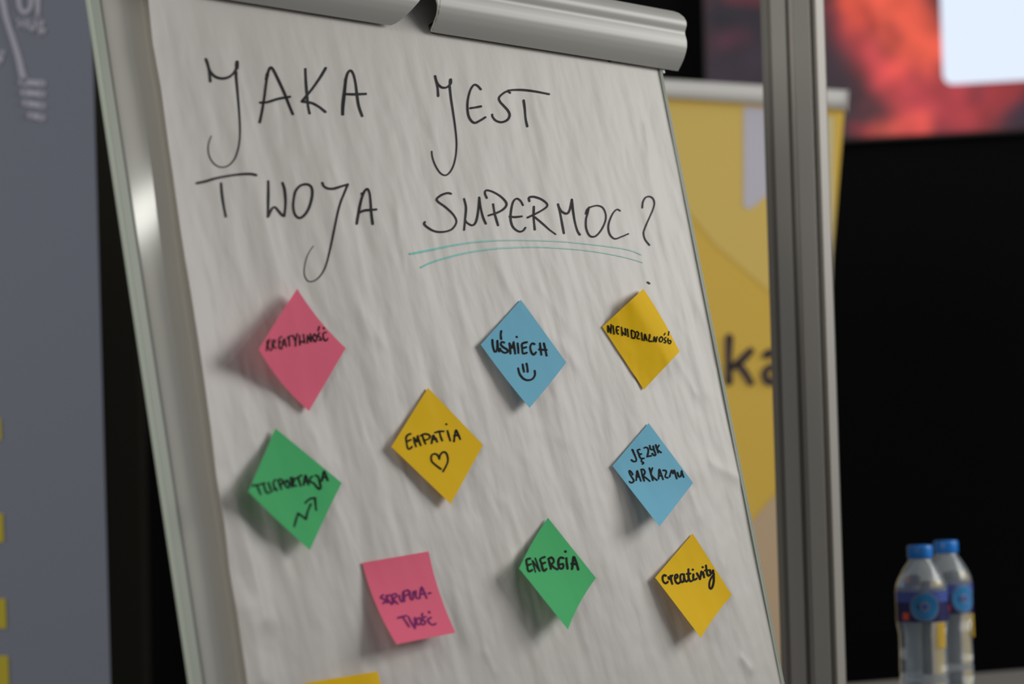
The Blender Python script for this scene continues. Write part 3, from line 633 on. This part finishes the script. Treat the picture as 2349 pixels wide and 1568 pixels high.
note([(1589, 1223), (1679, 1364), (1608, 1462), (1503, 1324)], (.0008, .0008, .017, .005), M['yellow'], 'yellow sticky note reading creativity at the lower right of the sheet',
     [[(228, 662), (202, 652), (182, 682), (190, 738), (225, 768), (253, 745)], [(264, 680), (270, 710), (300, 680), (318, 657)], [(292, 660), (300, 720), (316, 773)], [(355, 705), (388, 682), (385, 647), (360, 650), (352, 700), (370, 753), (400, 768), (428, 745)],
      [(470, 642), (437, 642), (427, 690), (440, 743), (470, 743), (480, 690), (478, 642)], [(478, 650), (490, 718), (515, 743), (535, 720)], [(540, 572), (540, 640), (545, 698), (570, 740), (600, 723)], [(517, 635), (566, 632)], [(608, 642), (607, 698), (625, 718), (653, 700)], [(598, 575), (602, 578)],
      [(657, 627), (680, 670), (700, 708)], [(700, 708), (712, 650), (718, 602)], [(742, 612), (750, 650), (758, 683)], [(735, 541), (738, 544)], [(782, 520), (790, 580), (800, 638), (820, 663), (848, 640)], [(770, 588), (810, 585)],
      [(837, 582), (845, 618), (868, 625), (880, 587)], [(882, 587), (890, 660), (888, 750), (870, 818), (850, 843), (830, 818), (832, 750), (855, 692), (893, 642)]], (0, -3, 0, 0), w=4.1, s=6.03, x0=1490, y0=1210, et=1.8, es=-1.4)
note([(697, 1566), (866, 1539), (918, 1735), (760, 1765)], (.002, .012, .012, .010), M['yellow'], 'yellow sticky note cut off by the bottom of the picture, below the upright pink note', None, (0, 0, 0, 0),
     curl=lambda a, b: -.009 * max(0, (a - .72) / .28) ** 2)
# ---------------------------------------------------------------- table and bottles
TZ = 0.7755
def tpt(px, py): d = rdir(px, py); return C0 + d * ((TZ - CAMZ) / d.z)
fa, fb = tpt(1952, 1566), tpt(2349, 1534)
tu = (fb - fa).normalized(); tv = Vector((tu.y, -tu.x, 0))
te = empty('table', Vector((fa.x, fa.y, 0)) + tu * .2 + tv * .4, 'grey table at the lower right carrying the water bottles', 'table')
MB().box(fa, tu, tv, Z, -.42, 1.3, 0, 1.1, -.025, 0).done('tabletop', M['table'], te, smooth=False, bevel=.003)
for a in (-.36, 1.24):
    for b_ in (.06, 1.04):
        p = fa + tu * a + tv * b_; MB().tube(Vector((p.x, p.y, TZ - .025)), Vector((p.x, p.y, 0)), .02, .018).done('leg', M['alu'], te)
def bottle(px, depth, rot, label):
    c = at(px, 1400, depth); c = Vector((c.x, c.y, TZ)); z = lambda y, x=px: (at(x, y, depth).z - TZ)
    ppm = F / depth; r = lambda w: w / 2 / ppm
    ztop = z(1248) if False else ZC; k = ZC
    e = empty('water_bottle', c, label, 'bottle', 'water bottles on the table')
    s_ = .0325
    H_ = ZC                                    # full height with cap
    prof = [(.0, .002), (.024, .0), (.0295, .003), (.0312, .012), (.0312, .03), (.0296, .034), (.0312, .038), (.0305, .06), (.0296, .064), (.0305, .068), (.0300, .09), (.0300, H_ - .112), (.0322, H_ - .100), (.0325, H_ - .094), (.0325, H_ - .060), (.0318, H_ - .050), (.029, H_ - .043), (.022, H_ - .030), (.0160, H_ - .0215), (.0136, H_ - .018), (.0136, H_ - .004), (.0, H_ - .004)]
    MB().lathe(c, prof, 48, False).done('bottle_body', M['pet'], e)
    cp = [(.0, H_ - .017), (.0156, H_ - .017), (.0160, H_ - .015), (.0160, H_ - .003), (.0150, H_ - .0005), (.0, H_)]
    n = 60; V = []; Fc = []
    for q, (rr_, zz) in enumerate(cp):
        for i in range(n):
            t = 2 * math.pi * i / n; w_ = rr_ * (1 - (.018 if (i % 2 and q in (1, 2, 3)) else 0)); V.append(c + Vector((w_ * math.cos(t), w_ * math.sin(t), zz)))
    for q in range(len(cp) - 1):
        for i in range(n): j = (i + 1) % n; Fc.append((q * n + i, q * n + j, (q + 1) * n + j, (q + 1) * n + i))
    add('screw_cap', V, Fc, M['cap'], e)
    def band(name, m, z0, z1, a0, a1, off, **kw):
        V = []; nn = 30
        for zz in (z0, z1):
            for i in range(nn + 1):
                t = R(a0 + (a1 - a0) * i / nn); V.append(c + Vector((math.cos(t), math.sin(t), 0)) * (.0327 + off) + Z * zz)
        return add(name, V, grid_faces(nn, 1), m, e, **kw)
    band('label_band', M['navy'], H_ - .096, H_ - .071, 0, 360, .0003, solid=.0001)
    band('label_top_stripe', M['label_blue'], H_ - .071, H_ - .058, 0, 360, .0003, solid=.0001)
    band('red_mark', M['label_orange'], H_ - .093, H_ - .084, rot - 52, rot - 36, .0007)
    # round emblem bent on the label
    for (rad_, m, off) in ((.0185, M['label_pale'], .0009), (.0165, M['label_ring'], .0012), (.0062, M['label_pale'], .0015), (.0036, M['label_blue'], .0018)):
        V = [c + Vector((math.cos(R(rot)), math.sin(R(rot)), 0)) * (.0327 + off) + Z * (H_ - .0765)]
        for i in range(32):
            t = 2 * math.pi * i / 32; an = R(rot) + rad_ * math.cos(t) / .0327
            V.append(c + Vector((math.cos(an), math.sin(an), 0)) * (.0327 + off) + Z * (H_ - .0765 + rad_ * math.sin(t)))
        add('round_emblem', V, [(0, 1 + i, 1 + (i + 1) % 32) for i in range(32)], m, e)
    V = []
    for zz in (H_ - .128, H_ - .0975):
        for i in range(7):
            t = R(rot + 28 + i * 4); V.append(c + Vector((math.cos(t), math.sin(t), 0)) * .0330 + Z * zz)
    add('gold_print', V, grid_faces(6, 1), M['label_gold'], e)
ZC = .226
bottle(2115, 3.06, -93, 'blue-capped water bottle standing in front, nearer of the two')
bottle(2175, 3.22, -60, 'blue-capped water bottle partly hidden behind the nearer one')
